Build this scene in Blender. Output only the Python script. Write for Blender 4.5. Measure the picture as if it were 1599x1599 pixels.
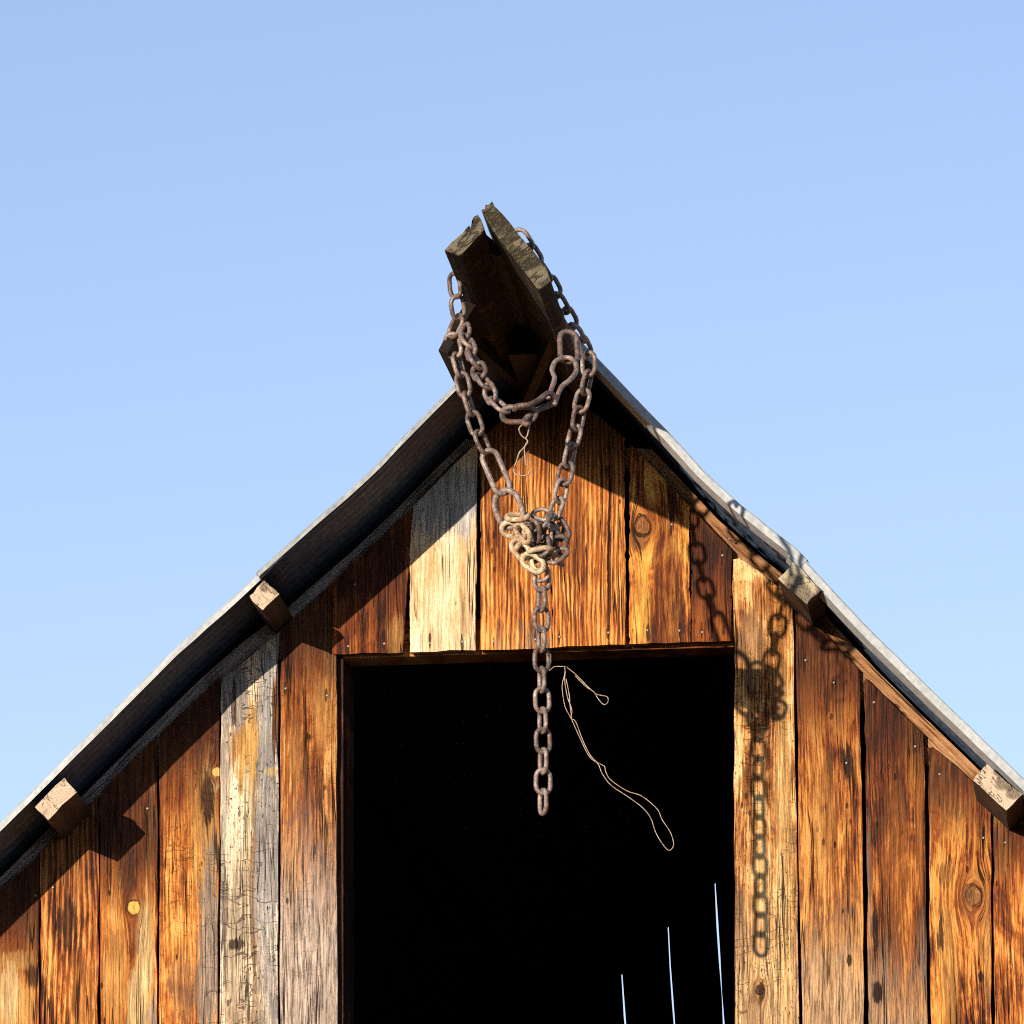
import bpy, bmesh, math, random
from mathutils import Vector, Matrix, Euler
R_ = random.Random(7)
scene = bpy.context.scene
for o in list(bpy.data.objects): bpy.data.objects.remove(o)

# ------------------------------------------------------------------ camera
PX = 0.002                      # metres per photo pixel at the gable wall
DIST = 26.6
ALPHA, PSI, ROLL = math.radians(12.0), math.radians(5.0), 0.0044
TARGET = Vector((0, 0, 7.2))
fwd = Vector((-math.sin(PSI)*math.cos(ALPHA), math.cos(PSI)*math.cos(ALPHA), math.sin(ALPHA)))
right0 = Vector((math.cos(PSI), math.sin(PSI), 0))
up0 = right0.cross(fwd)
c_right = right0*math.cos(ROLL) - up0*math.sin(ROLL)
c_up = up0*math.cos(ROLL) + right0*math.sin(ROLL)
CAM = TARGET - fwd*DIST
cam_d = bpy.data.cameras.new('camera')
cam = bpy.data.objects.new('camera', cam_d)
scene.collection.objects.link(cam)
cam.matrix_world = Matrix(((c_right.x, c_up.x, -fwd.x, CAM.x), (c_right.y, c_up.y, -fwd.y, CAM.y),
                           (c_right.z, c_up.z, -fwd.z, CAM.z), (0, 0, 0, 1)))
cam_d.sensor_width = 36
cam_d.sensor_fit = 'HORIZONTAL'
cam_d.lens = 36*DIST/(1599*PX)
cam_d.clip_start = 0.1
cam_d.clip_end = 5000
scene.camera = cam
scene.cycles.filter_width = 1.05
scene.cycles.use_denoising = False
scene.cycles.sample_clamp_indirect = 0.6
scene.cycles.caustics_reflective = False
scene.cycles.caustics_refractive = False

# ------------------------------------------------------------------ light
SUN = Vector((-0.485, -1.0, 0.212)).normalized()      # towards the sun
elev = math.asin(SUN.z)
world = bpy.data.worlds.new('World'); scene.world = world; world.use_nodes = True
wn = world.node_tree; wn.nodes.clear()
sky = wn.nodes.new('ShaderNodeTexSky'); sky.sky_type = 'NISHITA'
sky.sun_disc = False
sky.sun_elevation = elev
sky.sun_rotation = math.atan2(SUN.x, SUN.y) % (2*math.pi)
sky.altitude = 2000; sky.air_density = 0.95; sky.dust_density = 0.0; sky.ozone_density = 1.8
bg = wn.nodes.new('ShaderNodeBackground'); bg.inputs['Strength'].default_value = 0.15
wo = wn.nodes.new('ShaderNodeOutputWorld')
wb = wn.nodes.new('ShaderNodeMix'); wb.data_type = 'RGBA'; wb.blend_type = 'MULTIPLY'; wb.inputs[0].default_value = 1.0
wb.inputs[7].default_value = (1.19, 0.955, 0.925, 1.0)          # the photograph's warm white balance, whole sky alike
wn.links.new(sky.outputs[0], wb.inputs[6]); wn.links.new(wb.outputs[2], bg.inputs[0]); wn.links.new(bg.outputs[0], wo.inputs[0])
sun_d = bpy.data.lights.new('sun', 'SUN'); sun_d.energy = 5.0; sun_d.angle = math.radians(0.5)
sun_d.color = (1.0, 0.86, 0.68)
sun = bpy.data.objects.new('sun', sun_d); scene.collection.objects.link(sun)
sun.rotation_euler = SUN.to_track_quat('Z', 'Y').to_euler()
vs = scene.view_settings
vs.view_transform = 'Standard'; vs.look = 'None'; vs.exposure = 0.50; vs.gamma = 1.0; vs.use_curve_mapping = False

# ------------------------------------------------------------------ helpers
def P(px, py, L=0.0):
    """point on the vertical plane y = -L that the photo shows at pixel px, py"""
    f = DIST/PX
    d = fwd*f + c_right*(px-799.5) - c_up*(py-799.5)
    t = (-L - CAM.y)/d.y
    return CAM + d*t

def XZ(px, py, L=0.0):
    p = P(px, py, L); return (p.x, p.z)

def link(name, me, mat=None, parent=None, **props):
    o = bpy.data.objects.new(name, me); scene.collection.objects.link(o)
    if mat and not me.materials: me.materials.append(mat)
    if parent: o.parent = parent
    for k, v in props.items(): o[k] = v
    return o

def from_bm(name, bm, mat=None, parent=None, smooth=False, **props):
    me = bpy.data.meshes.new(name)
    bmesh.ops.recalc_face_normals(bm, faces=bm.faces)
    if smooth:
        for f in bm.faces: f.smooth = True
    bm.to_mesh(me); bm.free()
    return link(name, me, mat, parent, **props)

def empty(name, loc=(0, 0, 0), **props):
    o = bpy.data.objects.new(name, None); scene.collection.objects.link(o)
    o.location = loc
    for k, v in props.items(): o[k] = v
    return o

def prism(bm, prof, y0, y1, dx=0.0, dz=0.0, sc=1.0, bevel=0.0):
    """closed xz outline extruded from y0 to y1 (shifted by dx, dz at y1)"""
    cx = sum(p[0] for p in prof)/len(prof); cz = sum(p[1] for p in prof)/len(prof)
    a = [bm.verts.new((x, y0, z)) for x, z in prof]
    b = [bm.verts.new((cx+(x-cx)*sc+dx, y1, cz+(z-cz)*sc+dz)) for x, z in prof]
    n = len(prof)
    bm.faces.new(a); bm.faces.new(b[::-1])
    for i in range(n):
        bm.faces.new((a[i], b[i], b[(i+1) % n], a[(i+1) % n]))

def box(bm, x0, x1, y0, y1, z0, z1):
    prism(bm, [(x0, z0), (x1, z0), (x1, z1), (x0, z1)], y0, y1)

def catmull(pts, n=6):
    out = []
    for i in range(len(pts)-1):
        p0 = pts[max(i-1, 0)]; p1 = pts[i]; p2 = pts[i+1]; p3 = pts[min(i+2, len(pts)-1)]
        for k in range(n):
            t = k/n
            out.append(0.5*((2*p1)+(p2-p0)*t+(2*p0-5*p1+4*p2-p3)*t*t+(3*p1-p0-3*p2+p3)*t**3))
    out.append(pts[-1]); return out

def tube(bm, pts, r, sides=6, cap=True, closed=False):
    rings = []; n = len(pts); prev = None
    for i, p in enumerate(pts):
        if closed: t = (pts[(i+1) % n]-pts[i-1]).normalized()
        else: t = (pts[min(i+1, n-1)]-pts[max(i-1, 0)]).normalized()
        if prev is None:
            u = t.orthogonal().normalized()
        else:
            u = (prev - t*prev.dot(t)).normalized()
        prev = u; v = t.cross(u)
        rr = r(i/(n-1)) if callable(r) else r
        rings.append([bm.verts.new(p+u*rr*math.cos(2*math.pi*k/sides)+v*rr*math.sin(2*math.pi*k/sides)) for k in range(sides)])
    m = n if closed else n-1
    for i in range(m):
        a, b = rings[i], rings[(i+1) % n]
        for k in range(sides):
            bm.faces.new((a[k], a[(k+1) % sides], b[(k+1) % sides], b[k]))
    if cap and not closed:
        bm.faces.new(rings[0][::-1]); bm.faces.new(rings[-1])

# ------------------------------------------------------------------ materials
class NT:
    def __init__(s, name):
        s.m = bpy.data.materials.new(name); s.m.use_nodes = True
        s.t = s.m.node_tree; s.t.nodes.clear()
        s.out = s.t.nodes.new('ShaderNodeOutputMaterial')
        s.b = s.t.nodes.new('ShaderNodeBsdfPrincipled')
        s.t.links.new(s.b.outputs[0], s.out.inputs[0])
        tc = s.t.nodes.new('ShaderNodeTexCoord'); s.co = tc.outputs['Object']
        sp = s.t.nodes.new('ShaderNodeSeparateXYZ'); s.L(s.co, sp.inputs[0])
        s.x, s.y, s.z = sp.outputs
    def L(s, a, b): s.t.links.new(a, b)
    def put(s, v, sock):
        if hasattr(v, 'is_output') or isinstance(v, bpy.types.NodeSocket): s.L(v, sock)
        else: sock.default_value = v
    def m_(s, op, a, b=0.0, c=0.0, clamp=False):
        n = s.t.nodes.new('ShaderNodeMath'); n.operation = op; n.use_clamp = clamp
        s.put(a, n.inputs[0]); s.put(b, n.inputs[1]); s.put(c, n.inputs[2]); return n.outputs[0]
    def add(s, a, b): return s.m_('ADD', a, b)
    def sub(s, a, b): return s.m_('SUBTRACT', a, b)
    def mul(s, a, b): return s.m_('MULTIPLY', a, b)
    def vec(s, x, y, z):
        n = s.t.nodes.new('ShaderNodeCombineXYZ')
        s.put(x, n.inputs[0]); s.put(y, n.inputs[1]); s.put(z, n.inputs[2]); return n.outputs[0]
    def noise(s, v, scale=1.0, detail=2.0, rough=0.5, dist=0.0):
        n = s.t.nodes.new('ShaderNodeTexNoise'); s.put(v, n.inputs['Vector'])
        n.inputs['Scale'].default_value = scale; n.inputs['Detail'].default_value = detail
        n.inputs['Roughness'].default_value = rough; n.inputs['Distortion'].default_value = dist
        return n.outputs[0]
    def voro(s, v, scale, feat='DISTANCE_TO_EDGE'):
        n = s.t.nodes.new('ShaderNodeTexVoronoi'); n.feature = feat; s.put(v, n.inputs['Vector'])
        n.inputs['Scale'].default_value = scale; return n.outputs[0]
    def smooth(s, v, a, b, lo=0.0, hi=1.0):
        n = s.t.nodes.new('ShaderNodeMapRange'); n.interpolation_type = 'SMOOTHSTEP'
        s.put(v, n.inputs[0]); s.put(a, n.inputs[1]); s.put(b, n.inputs[2])
        n.inputs[3].default_value = lo; n.inputs[4].default_value = hi; return n.outputs[0]
    def mix(s, f, a, b, mode='MIX'):
        n = s.t.nodes.new('ShaderNodeMix'); n.data_type = 'RGBA'; n.blend_type = mode; n.clamp_factor = True
        s.put(f, n.inputs[0])
        for v, i in ((a, 6), (b, 7)):
            if isinstance(v, tuple): n.inputs[i].default_value = (*v, 1.0)
            else: s.put(v, n.inputs[i])
        return n.outputs[2]
    def ramp(s, v, stops):
        n = s.t.nodes.new('ShaderNodeValToRGB'); s.put(v, n.inputs[0]); e = n.color_ramp.elements
        while len(e) < len(stops): e.new(0.5)
        for el, (p, c) in zip(e, stops):
            el.position = p; el.color = (*c, 1.0)
        return n.outputs[0]
    def bump(s, h, strength=1.0, dist=0.001):
        n = s.t.nodes.new('ShaderNodeBump'); n.inputs['Strength'].default_value = strength
        n.inputs['Distance'].default_value = dist; s.put(h, n.inputs['Height']); s.L(n.outputs[0], s.b.inputs['Normal'])
    def fin(s, col, rough=0.8, metal=0.0, spec=0.3):
        s.put((*col, 1.0) if isinstance(col, tuple) else col, s.b.inputs['Base Color'])
        s.put(rough, s.b.inputs['Roughness']); s.put(metal, s.b.inputs['Metallic'])
        s.b.inputs['Specular IOR Level'].default_value = spec
        return s.m

CREAM, YEL, ORA = (0.84, 0.62, 0.33), (0.71, 0.41, 0.14), (0.50, 0.205, 0.048)
BRO, RED, DRK = (0.26, 0.085, 0.018), (0.13, 0.036, 0.010), (0.035, 0.013, 0.007)
TAN, GREY = (0.44, 0.28, 0.155), (0.34, 0.29, 0.25)
SILV = (0.42, 0.38, 0.34)

def wood(name, seed, pal=(RED, BRO, ORA, YEL), bias=0.0, contrast=1.0, grain=1.0, lines=75.0,
         top=None, tan=None, knots=(), marks=(), crackle=0.0, horiz=None, coarse=1.0, ringy=0.12):
    """weathered board. top=(z_full, z_none, amount): dark patina kept at the top, on peak boards also painted shade; tan=(z_full, z_none, amount): bleached
    foot; knots=[(px, py, radius_m, rgb)]; marks=[(px, py, half_w_px, half_h_px, rgb, amount)]; horiz: slope direction"""
    n = NT(name)
    if horiz:                                            # board that runs along the roof slope
        c, s_ = math.cos(horiz), math.sin(horiz)
        X = n.sub(n.mul(n.x, s_), n.mul(n.z, c)); Z = n.add(n.mul(n.x, c), n.mul(n.z, s_))
    elif horiz == 0: X, Z = n.z, n.x
    else: X, Z = n.x, n.z
    sx, sz = seed*3.17 % 50, seed*7.31 % 90
    Xs, Zs = n.add(X, sx), n.add(Z, sz)
    w1 = n.sub(n.noise(n.vec(n.mul(Xs, 4), n.y, n.mul(Zs, 1.1)), 1, 2), 0.5)
    w2 = n.sub(n.noise(n.vec(n.mul(Xs, 22), n.y, n.mul(Zs, 4)), 1, 3), 0.5)
    u = n.add(Xs, n.add(n.mul(w1, 0.05), n.mul(w2, 0.010)))
    kn = []
    for (kx, ky, r, c) in knots:
        wx, wz = XZ(kx, ky)
        dx = n.sub(X, wx); dz = n.sub(Z, wz)
        dzs = n.mul(dz, 0.55)
        r2 = n.add(n.mul(dx, dx), n.mul(dzs, dzs))
        fall = n.m_('DIVIDE', r*r*1.5, n.add(r2, r*r*0.5))
        u = n.sub(u, n.mul(dx, fall))
        rr = n.m_('SQRT', n.add(n.mul(dx, dx), n.mul(n.mul(dz, 0.85), n.mul(dz, 0.85))))
        w3 = n.sub(n.noise(n.vec(n.mul(Xs, .55/r), n.y, n.mul(Zs, .45/r)), 1, 3, 0.6), 0.5)
        rr = n.add(n.add(rr, n.mul(w2, r*0.8)), n.mul(w3, r*1.1))
        kn.append((rr, r, c, n.m_('SQRT', r2)))
    # grain: long bands, fibres, and growth lines
    fine = n.noise(n.vec(n.mul(u, lines*3.2), n.y, n.mul(Zs, 11)), 1, 4, 0.75)
    fine = n.smooth(fine, 0.22, 0.78)
    g1 = n.noise(n.vec(n.mul(u, lines), n.y, n.mul(Zs, 2.2)), 1, 3, 0.65)
    fib = n.noise(n.vec(n.mul(u, lines*1.7), n.add(n.y, 3.0), n.mul(Zs, 7.5)), 1, 4, 0.72)
    fibc = n.smooth(fib, 0.33, 0.67)
    ring = n.m_('SINE', n.add(n.mul(u, 6.283*lines*1.15), n.mul(g1, 9.0)))
    ring = n.smooth(ring, -0.6, 1.0)
    streak = n.noise(n.vec(n.mul(u, 17*coarse), n.y, n.mul(Zs, 1.5)), 1, 4, 0.65)
    blotch = n.noise(n.vec(n.mul(Xs, 9), n.y, n.mul(Zs, 4.5)), 1, 5, 0.66, 0.8)
    t = n.add(n.mul(streak, 0.75), n.mul(blotch, 0.60))
    t = n.add(n.add(n.mul(n.sub(t, 0.66), 2.8*contrast), n.mul(n.sub(g1, 0.5), 0.60*grain)), 0.50+bias)
    t = n.add(t, n.mul(n.sub(ring, 0.5), ringy*grain))
    t = n.add(t, n.mul(n.sub(fibc, 0.5), 0.26*grain))
    t = n.add(t, n.mul(n.sub(fine, 0.5), 0.55*grain))
    col = n.ramp(t, [(0.0, DRK), (0.24, pal[0]), (0.46, pal[1]), (0.68, pal[2]), (0.98, pal[3])])
    rag = n.add(n.mul(n.sub(streak, 0.5), 1.0), n.mul(n.sub(blotch, 0.5), 0.9))       # ragged edge for stains
    ragf = n.add(rag, n.add(n.mul(n.sub(fine, 0.5), 0.45), n.mul(n.sub(fibc, 0.5), 0.45)))
    if tan:
        f = n.smooth(n.add(Z, n.mul(ragf, 0.40)), tan[1], tan[0])
        tc_ = tan[3] if len(tan) > 3 else TAN
        tcol = n.ramp(n.add(n.mul(fibc, .35), n.add(n.mul(g1, .35), n.mul(fine, .3))), [(.28, tuple(v*.16 for v in tc_)), (.45, tuple(v*.62 for v in tc_)), (.62, tc_), (.8, tuple(min(.9, v*1.35) for v in tc_))])
        col = n.mix(n.mul(f, tan[2]), col, tcol)
    for (mx, my, hw, hh, c, amt) in marks:
        wx, wz = XZ(mx, my)
        ax = n.m_('DIVIDE', n.add(n.sub(X, wx), n.mul(w1, .03)), hw*PX); az = n.m_('DIVIDE', n.sub(Z, wz), hh*PX)
        d = n.m_('SQRT', n.add(n.mul(ax, ax), n.mul(az, az)))
        d = n.add(d, n.mul(ragf, 1.25))
        f = n.mul(n.smooth(d, 1.08, 0.72), amt)
        cc = n.mix(n.smooth(n.add(n.mul(g1, .4), n.mul(fib, .6)), 0.66, 0.40), c, tuple(v*0.38 for v in c))
        col = n.mix(f, col, cc)
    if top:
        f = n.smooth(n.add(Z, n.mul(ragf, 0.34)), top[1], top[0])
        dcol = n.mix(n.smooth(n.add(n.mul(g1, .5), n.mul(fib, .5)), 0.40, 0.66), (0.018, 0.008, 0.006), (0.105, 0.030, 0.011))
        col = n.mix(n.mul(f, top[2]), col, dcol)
    h = n.add(n.mul(g1, 0.7), n.add(n.mul(fine, 0.5), n.add(n.mul(ring, 0.2), n.mul(fib, 0.9))))
    # drying checks: thin dark slits along the grain
    ck = n.noise(n.vec(n.mul(u, 48), n.y, n.mul(Zs, 1.1)), 1, 2, 0.5)
    ckm = n.smooth(n.m_('ABSOLUTE', n.sub(ck, 0.5)), 0.016, 0.003)
    gate = n.smooth(n.noise(n.vec(n.mul(Xs, 14), n.y, n.mul(Zs, 2.2)), 1, 2), 0.45, 0.57)
    ckm = n.mul(ckm, gate)
    # worm holes and small pits
    pit = n.voro(n.vec(n.mul(Xs, 30), n.mul(n.y, 30), n.mul(Zs, 11)), 1, 'F1')
    pit = n.mul(n.smooth(pit, 0.15, 0.07), n.smooth(n.noise(n.vec(n.mul(Xs, 6), n.y, n.mul(Zs, 3)), 1, 2), 0.48, 0.6))
    hole = n.m_('MAXIMUM', ckm, n.mul(pit, 0.85))
    if crackle > 0:
        fk = n.noise(n.vec(n.mul(u, 150), n.add(n.y, 5.0), n.mul(Zs, 42)), 1, 3, 0.6)
        crm = n.mul(n.smooth(fk, 0.40, 0.30), crackle)
        fk2 = n.noise(n.vec(n.mul(u, 70), n.add(n.y, 9.0), n.mul(Zs, 75)), 1, 3, 0.65)
        crm = n.m_('MAXIMUM', crm, n.mul(n.smooth(fk2, 0.36, 0.28), crackle))
        crm = n.mul(crm, n.smooth(blotch, 0.44, 0.56))
        hole = n.m_('MAXIMUM', hole, crm)
        ch = n.noise(n.vec(n.mul(Xs, 5), n.y, n.mul(n.add(Zs, n.mul(w2, 0.05)), 19)), 1, 2)     # long checks across
        chm = n.mul(n.smooth(n.m_('ABSOLUTE', n.sub(ch, 0.5)), 0.007, 0.002), crackle*0.7)
        hole = n.m_('MAXIMUM', hole, n.mul(chm, gate))
    for (rr, r, c, rflow) in kn:
        halo = n.mul(n.smooth(rflow, r*2.3, r*1.1), 0.6)
        col = n.mix(halo, col, n.mix(g1, (0.05, 0.018, 0.008), pal[1]))
        kr = n.m_('SINE', n.add(n.mul(rr, 6.283*4/r), n.mul(fine, 5.0)))
        kc = n.mix(n.mul(n.smooth(kr, -0.2, 0.9), .6), c, tuple(v*0.5 for v in c))
        kc = n.mix(n.smooth(n.add(n.mul(blotch, .6), n.mul(fine, .4)), .60, .40), kc, tuple(v*(0.28 if c[0] < .5 else .75) for v in c))
        inside = n.smooth(rr, r*1.02, r*0.86)
        rim = n.mul(n.mul(n.smooth(n.m_('ABSOLUTE', n.sub(rr, r)), r*0.20, r*0.05), n.smooth(blotch, .40, .55)), 0.85 if c[0] < .5 else .4)
        col = n.mix(inside, col, kc)
        hole = n.m_('MAXIMUM', n.mul(hole, n.sub(1.0, inside)), rim)
    col = n.mix(n.mul(hole, 0.92), col, (0.012, 0.006, 0.004))
    sp = n.noise(n.vec(n.mul(Xs, 330), n.y, n.mul(Zs, 120)), 1, 2, 0.6)
    gm = n.t.nodes.new('ShaderNodeGamma'); n.L(col, gm.inputs[0]); gm.inputs[1].default_value = 1.12
    col = n.mix(1.0, gm.outputs[0], (1.12, 1.09, 1.08), 'MULTIPLY')
    col = n.mix(n.smooth(sp, 0.35, 0.68, 0.0, 0.30), col, tuple(min(1, v*1.3+.05) for v in pal[3]), 'SOFT_LIGHT')
    h = n.add(h, n.mul(sp, 0.25))
    h = n.sub(h, n.mul(hole, 1.6))
    n.bump(h, 1.0, 0.0045)
    return n.fin(col, n.smooth(g1, 0.2, 0.8, 0.62, 0.86), 0.0, 0.25)

def aged(name, c1, c2, c3, seed=0, scale=14, rough=0.8, metal=0.0, bump=0.002, aniso=(1, 1, 1), spec=0.3):
    n = NT(name)
    v = n.vec(n.add(n.mul(n.x, aniso[0]), seed*1.7), n.mul(n.y, aniso[1]), n.add(n.mul(n.z, aniso[2]), seed*2.3))
    a = n.noise(v, scale, 5, 0.62, 0.4); b = n.noise(v, scale*6, 4, 0.6)
    t = n.add(n.mul(a, 0.6), n.mul(b, 0.4))
    col = n.ramp(t, [(0.32, c1), (0.5, c2), (0.68, c3)])
    n.bump(n.add(n.mul(a, 0.5), n.mul(b, 0.6)), 0.8, bump)
    return n.fin(col, n.smooth(b, 0.3, 0.7, rough-0.12, rough+0.08), metal, spec)

def endgrain(name, pale, stain, dark, cx, cz, seed, amount=0.5, cracks=1.0, ang=0.78, blobs=(), split=False):
    """sawn end: growth rings, drying splits running across the board, blotches of stain; blobs can paint a cast shadow"""
    n = NT(name)
    ca, sa = math.cos(ang), math.sin(ang)
    S = n.add(n.mul(n.x, ca), n.mul(n.z, sa)); Q = n.sub(n.mul(n.z, ca), n.mul(n.x, sa))
    dx = n.sub(n.x, cx-0.06); dz = n.sub(n.z, cz-0.05)
    w = n.noise(n.vec(n.mul(n.x, 30), n.mul(n.y, 3), n.add(n.mul(n.z, 30), seed)), 1, 3)
    rr = n.add(n.m_('SQRT', n.add(n.mul(dx, dx), n.mul(dz, dz))), n.mul(w, 0.02))
    ring = n.smooth(n.m_('SINE', n.mul(rr, 6.283*130)), -1, 1)
    big = n.noise(n.vec(n.add(n.mul(n.x, 17), seed*2.1), n.mul(n.y, 2), n.mul(n.z, 17)), 1, 4, 0.6, 0.5)
    fine = n.noise(n.vec(n.mul(n.x, 160), n.mul(n.y, 9), n.mul(n.z, 160)), 1, 3, 0.6)
    col = n.mix(n.mul(ring, 0.22), pale, tuple(v*0.6 for v in pale))
    col = n.mix(n.mul(n.smooth(big, 0.47+0.25*(0.5-amount), 0.58+0.25*(0.5-amount)), 0.92), col, n.mix(fine, dark, stain))
    c1 = n.noise(n.vec(n.add(n.mul(S, 42), seed), n.mul(n.y, 3), n.mul(Q, 11)), 1, 3, 0.6)
    c2 = n.noise(n.vec(n.add(n.mul(S, 150), seed), n.mul(n.y, 3), n.mul(Q, 26)), 1, 3, 0.6)
    for (bx, by, br) in blobs:
        wx, wz = XZ(bx, by, LR)
        d = n.m_('SQRT', n.add(n.mul(n.sub(n.x, wx), n.sub(n.x, wx)), n.mul(n.sub(n.z, wz), n.sub(n.z, wz))))
        d = n.add(n.m_('DIVIDE', d, br*PX), n.mul(n.sub(big, .5), 1.4))
        col = n.mix(n.mul(n.smooth(d, 1.1, .7), .92), col, n.mix(n.smooth(fine, .3, .7), dark, stain))
    k1 = n.smooth(n.m_('ABSOLUTE', n.sub(c1, 0.5)), 0.016, 0.004)
    if split: k1 = n.smooth(n.m_('ABSOLUTE', n.sub(c1, 0.5)), 0.045, 0.012)
    else: k1 = n.mul(k1, n.smooth(n.noise(n.vec(n.add(n.x, seed), n.y, n.z), 28, 2), 0.5, 0.58))
    k2 = n.mul(n.smooth(n.m_('ABSOLUTE', n.sub(c2, 0.52)), 0.05, 0.01), n.mul(n.smooth(big, 0.46, 0.6), amount*1.6))
    cm = n.mul(n.m_('MAXIMUM', k1, n.mul(k2, 0.75)), cracks)
    col = n.mix(n.mul(cm, 0.85), col, (0.018, 0.011, 0.008))
    col = n.mix(n.smooth(fine, .35, .7, 0, .45), col, tuple(v*.45 for v in pale))
    n.bump(n.sub(n.add(n.mul(fine, 0.6), n.mul(ring, 0.25)), n.mul(cm, 1.4)), 0.9, 0.003)
    return n.fin(col, 0.85, 0.0, 0.2)

def rust(name, lo, mid, hi, seed=0, metal=0.35, rough=0.5):
    n = NT(name)
    oi = n.t.nodes.new('ShaderNodeObjectInfo')
    v = n.vec(n.add(n.x, n.mul(oi.outputs['Random'], 9)), n.y, n.z)
    a = n.noise(v, 45, 4, 0.7); b = n.noise(v, 260, 4, 0.7); c = n.noise(v, 26, 3, 0.6)
    t = n.add(n.add(n.mul(a, 0.75), n.mul(b, 0.4)), n.mul(n.sub(oi.outputs['Random'], 0.5), 0.16))
    col = n.ramp(t, [(0.40, lo), (0.56, mid), (0.74, hi)])
    flake = n.mul(n.smooth(n.add(n.mul(c, .6), n.mul(b, .4)), 0.53, 0.60), 0.7)
    col = n.mix(flake, col, (mid[0]*0.95, mid[1]*0.52, mid[2]*0.30))          # orange bloom of fresh rust
    pit = n.smooth(b, 0.40, 0.30)
    col = n.mix(n.mul(pit, .7), col, tuple(v_*.5 for v_ in lo))
    n.bump(n.sub(n.add(n.mul(a, 0.6), b), n.mul(pit, .5)), 0.9, 0.0022)
    return n.fin(col, n.add(n.smooth(a, 0.3, 0.7, rough+0.15, rough-0.1), n.mul(flake, .25)), metal, 0.4)

def metal_sheet(name, c1, c2, c3, metal=0.35, rough=0.5, rusty=0.0, seed=0):
    n = NT(name)
    v = n.vec(n.add(n.x, seed), n.y, n.z)
    a = n.noise(v, 5, 4, 0.6); b = n.noise(v, 70, 3, 0.65); sp = n.voro(v, 55, 'F1')
    t = n.add(n.add(n.mul(a, 0.5), n.mul(b, 0.3)), n.mul(sp, 0.25))
    col = n.ramp(t, [(0.3, c1), (0.5, c2), (0.7, c3)])
    if rusty:
        r = n.mul(n.smooth(n.noise(v, 13, 5, 0.7), 0.60, 0.72), rusty)
        col = n.mix(r, col, (0.22, 0.09, 0.04))
    n.bump(n.add(a, n.mul(b, 0.4)), 0.5, 0.002)
    return n.fin(col, n.smooth(b, 0.3, 0.7, rough-0.1, rough+0.15), metal, 0.4)

# ------------------------------------------------------------------ ground
bm = bmesh.new()
bmesh.ops.create_grid(bm, x_segments=60, y_segments=60, size=1500)
n = NT('dry_meadow')
a = n.noise(n.vec(n.x, n.y, 0.0), 0.35, 6, 0.65); b = n.noise(n.vec(n.x, n.y, 0.0), 9, 4, 0.6)
n.bump(b, 0.8, 0.05)
ground_m = n.fin(n.ramp(n.add(n.mul(a, .6), n.mul(b, .4)), [(.35, (.07, .065, .045)), (.5, (.14, .125, .09)), (.65, (.21, .19, .14))]), 0.95)
from_bm('ground', bm, ground_m, kind='structure')

# ------------------------------------------------------------------ barn
barn = empty('barn', (0, 0, 0), category='barn',
             label='weathered brown plank barn gable with open loft door and hay hood at its peak')
LR = 0.33                                     # rake overhang
YB = 9.0                                      # far gable
left_up = [(851, 478), (790, 527), (709.5, 602.8), (676, 636), (642, 671), (590, 725), (540, 772), (490, 815), (445, 855), (400, 895)]
left_lo = [(425, 876), (397, 901), (342, 951), (270, 1015), (207, 1078), (138, 1147), (69, 1215.5), (0, 1284)]
right_up = [(851, 478), (890, 517), (930, 557.5), (985, 615), (1042.6, 675), (1097.6, 735), (1130, 765), (1157.7, 790), (1205, 827.7), (1242.7, 856.5), (1260, 875)]
right_lo = [(1240, 858), (1262.7, 880), (1284, 903.5), (1369, 993.5), (1453, 1075), (1537.6, 1156.7), (1599, 1216)]
LRU = 0.42                                    # the upper left sheet reaches further out
LU = [XZ(x, y, LRU) for x, y in left_up]; LLo = [XZ(x, y, LR) for x, y in left_lo]
RU = [XZ(x, y, LR) for x, y in right_up]; RLo = [XZ(x, y, LR) for x, y in right_lo]
EAVE_L, EAVE_R = LU[0][0]-3.3, RU[0][0]+3.3
def extend(pts, xe):
    (x0, z0), (x1, z1) = pts[-2], pts[-1]
    k = (z1-z0)/(x1-x0)
    return pts + [((x1+xe)/2, z1+k*((x1+xe)/2-x1)), (xe, z1+k*(xe-x1))]
LLo = extend(LLo, EAVE_L); RLo = extend(RLo, EAVE_R)
PROF_L = sorted(LLo[1:] + LU); PROF_R = sorted(RU + RLo[1:])
def roof_z(x):
    pr = PROF_L if x < LU[0][0] else PROF_R
    for (xa, za), (xb, zb) in zip(pr, pr[1:]):
        if xa <= x <= xb and xb > xa: return za+(zb-za)*(x-xa)/(xb-xa)
    return pr[0][1] if x < pr[0][0] else pr[-1][1]
TOPD = 0.116                                  # vertical drop from the roof skin to the plank tops

# plank materials: (z of a pixel row on the wall)
def zr(py, px=800): return P(px, py).z

OLD = (RED, BRO, (0.44, 0.18, 0.04), (0.62, 0.34, 0.11))
GOLD = (BRO, ORA, YEL, CREAM)
FINE = ((0.15, 0.042, 0.010), (0.33, 0.115, 0.024), (0.52, 0.22, 0.055), (0.72, 0.41, 0.15))
PALE = ((0.50, 0.26, 0.11), (0.66, 0.42, 0.23), (0.77, 0.58, 0.39), (0.84, 0.73, 0.58))
ASH = ((0.12, 0.08, 0.055), (0.35, 0.25, 0.165), (0.54, 0.42, 0.30), (0.77, 0.64, 0.48))

# every board of the gable: left/right pixel edges at two rows, bottom (None = ground), material keywords
def top_at(xw, extra=0.0): return roof_z(xw)-TOPD+extra

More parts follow.
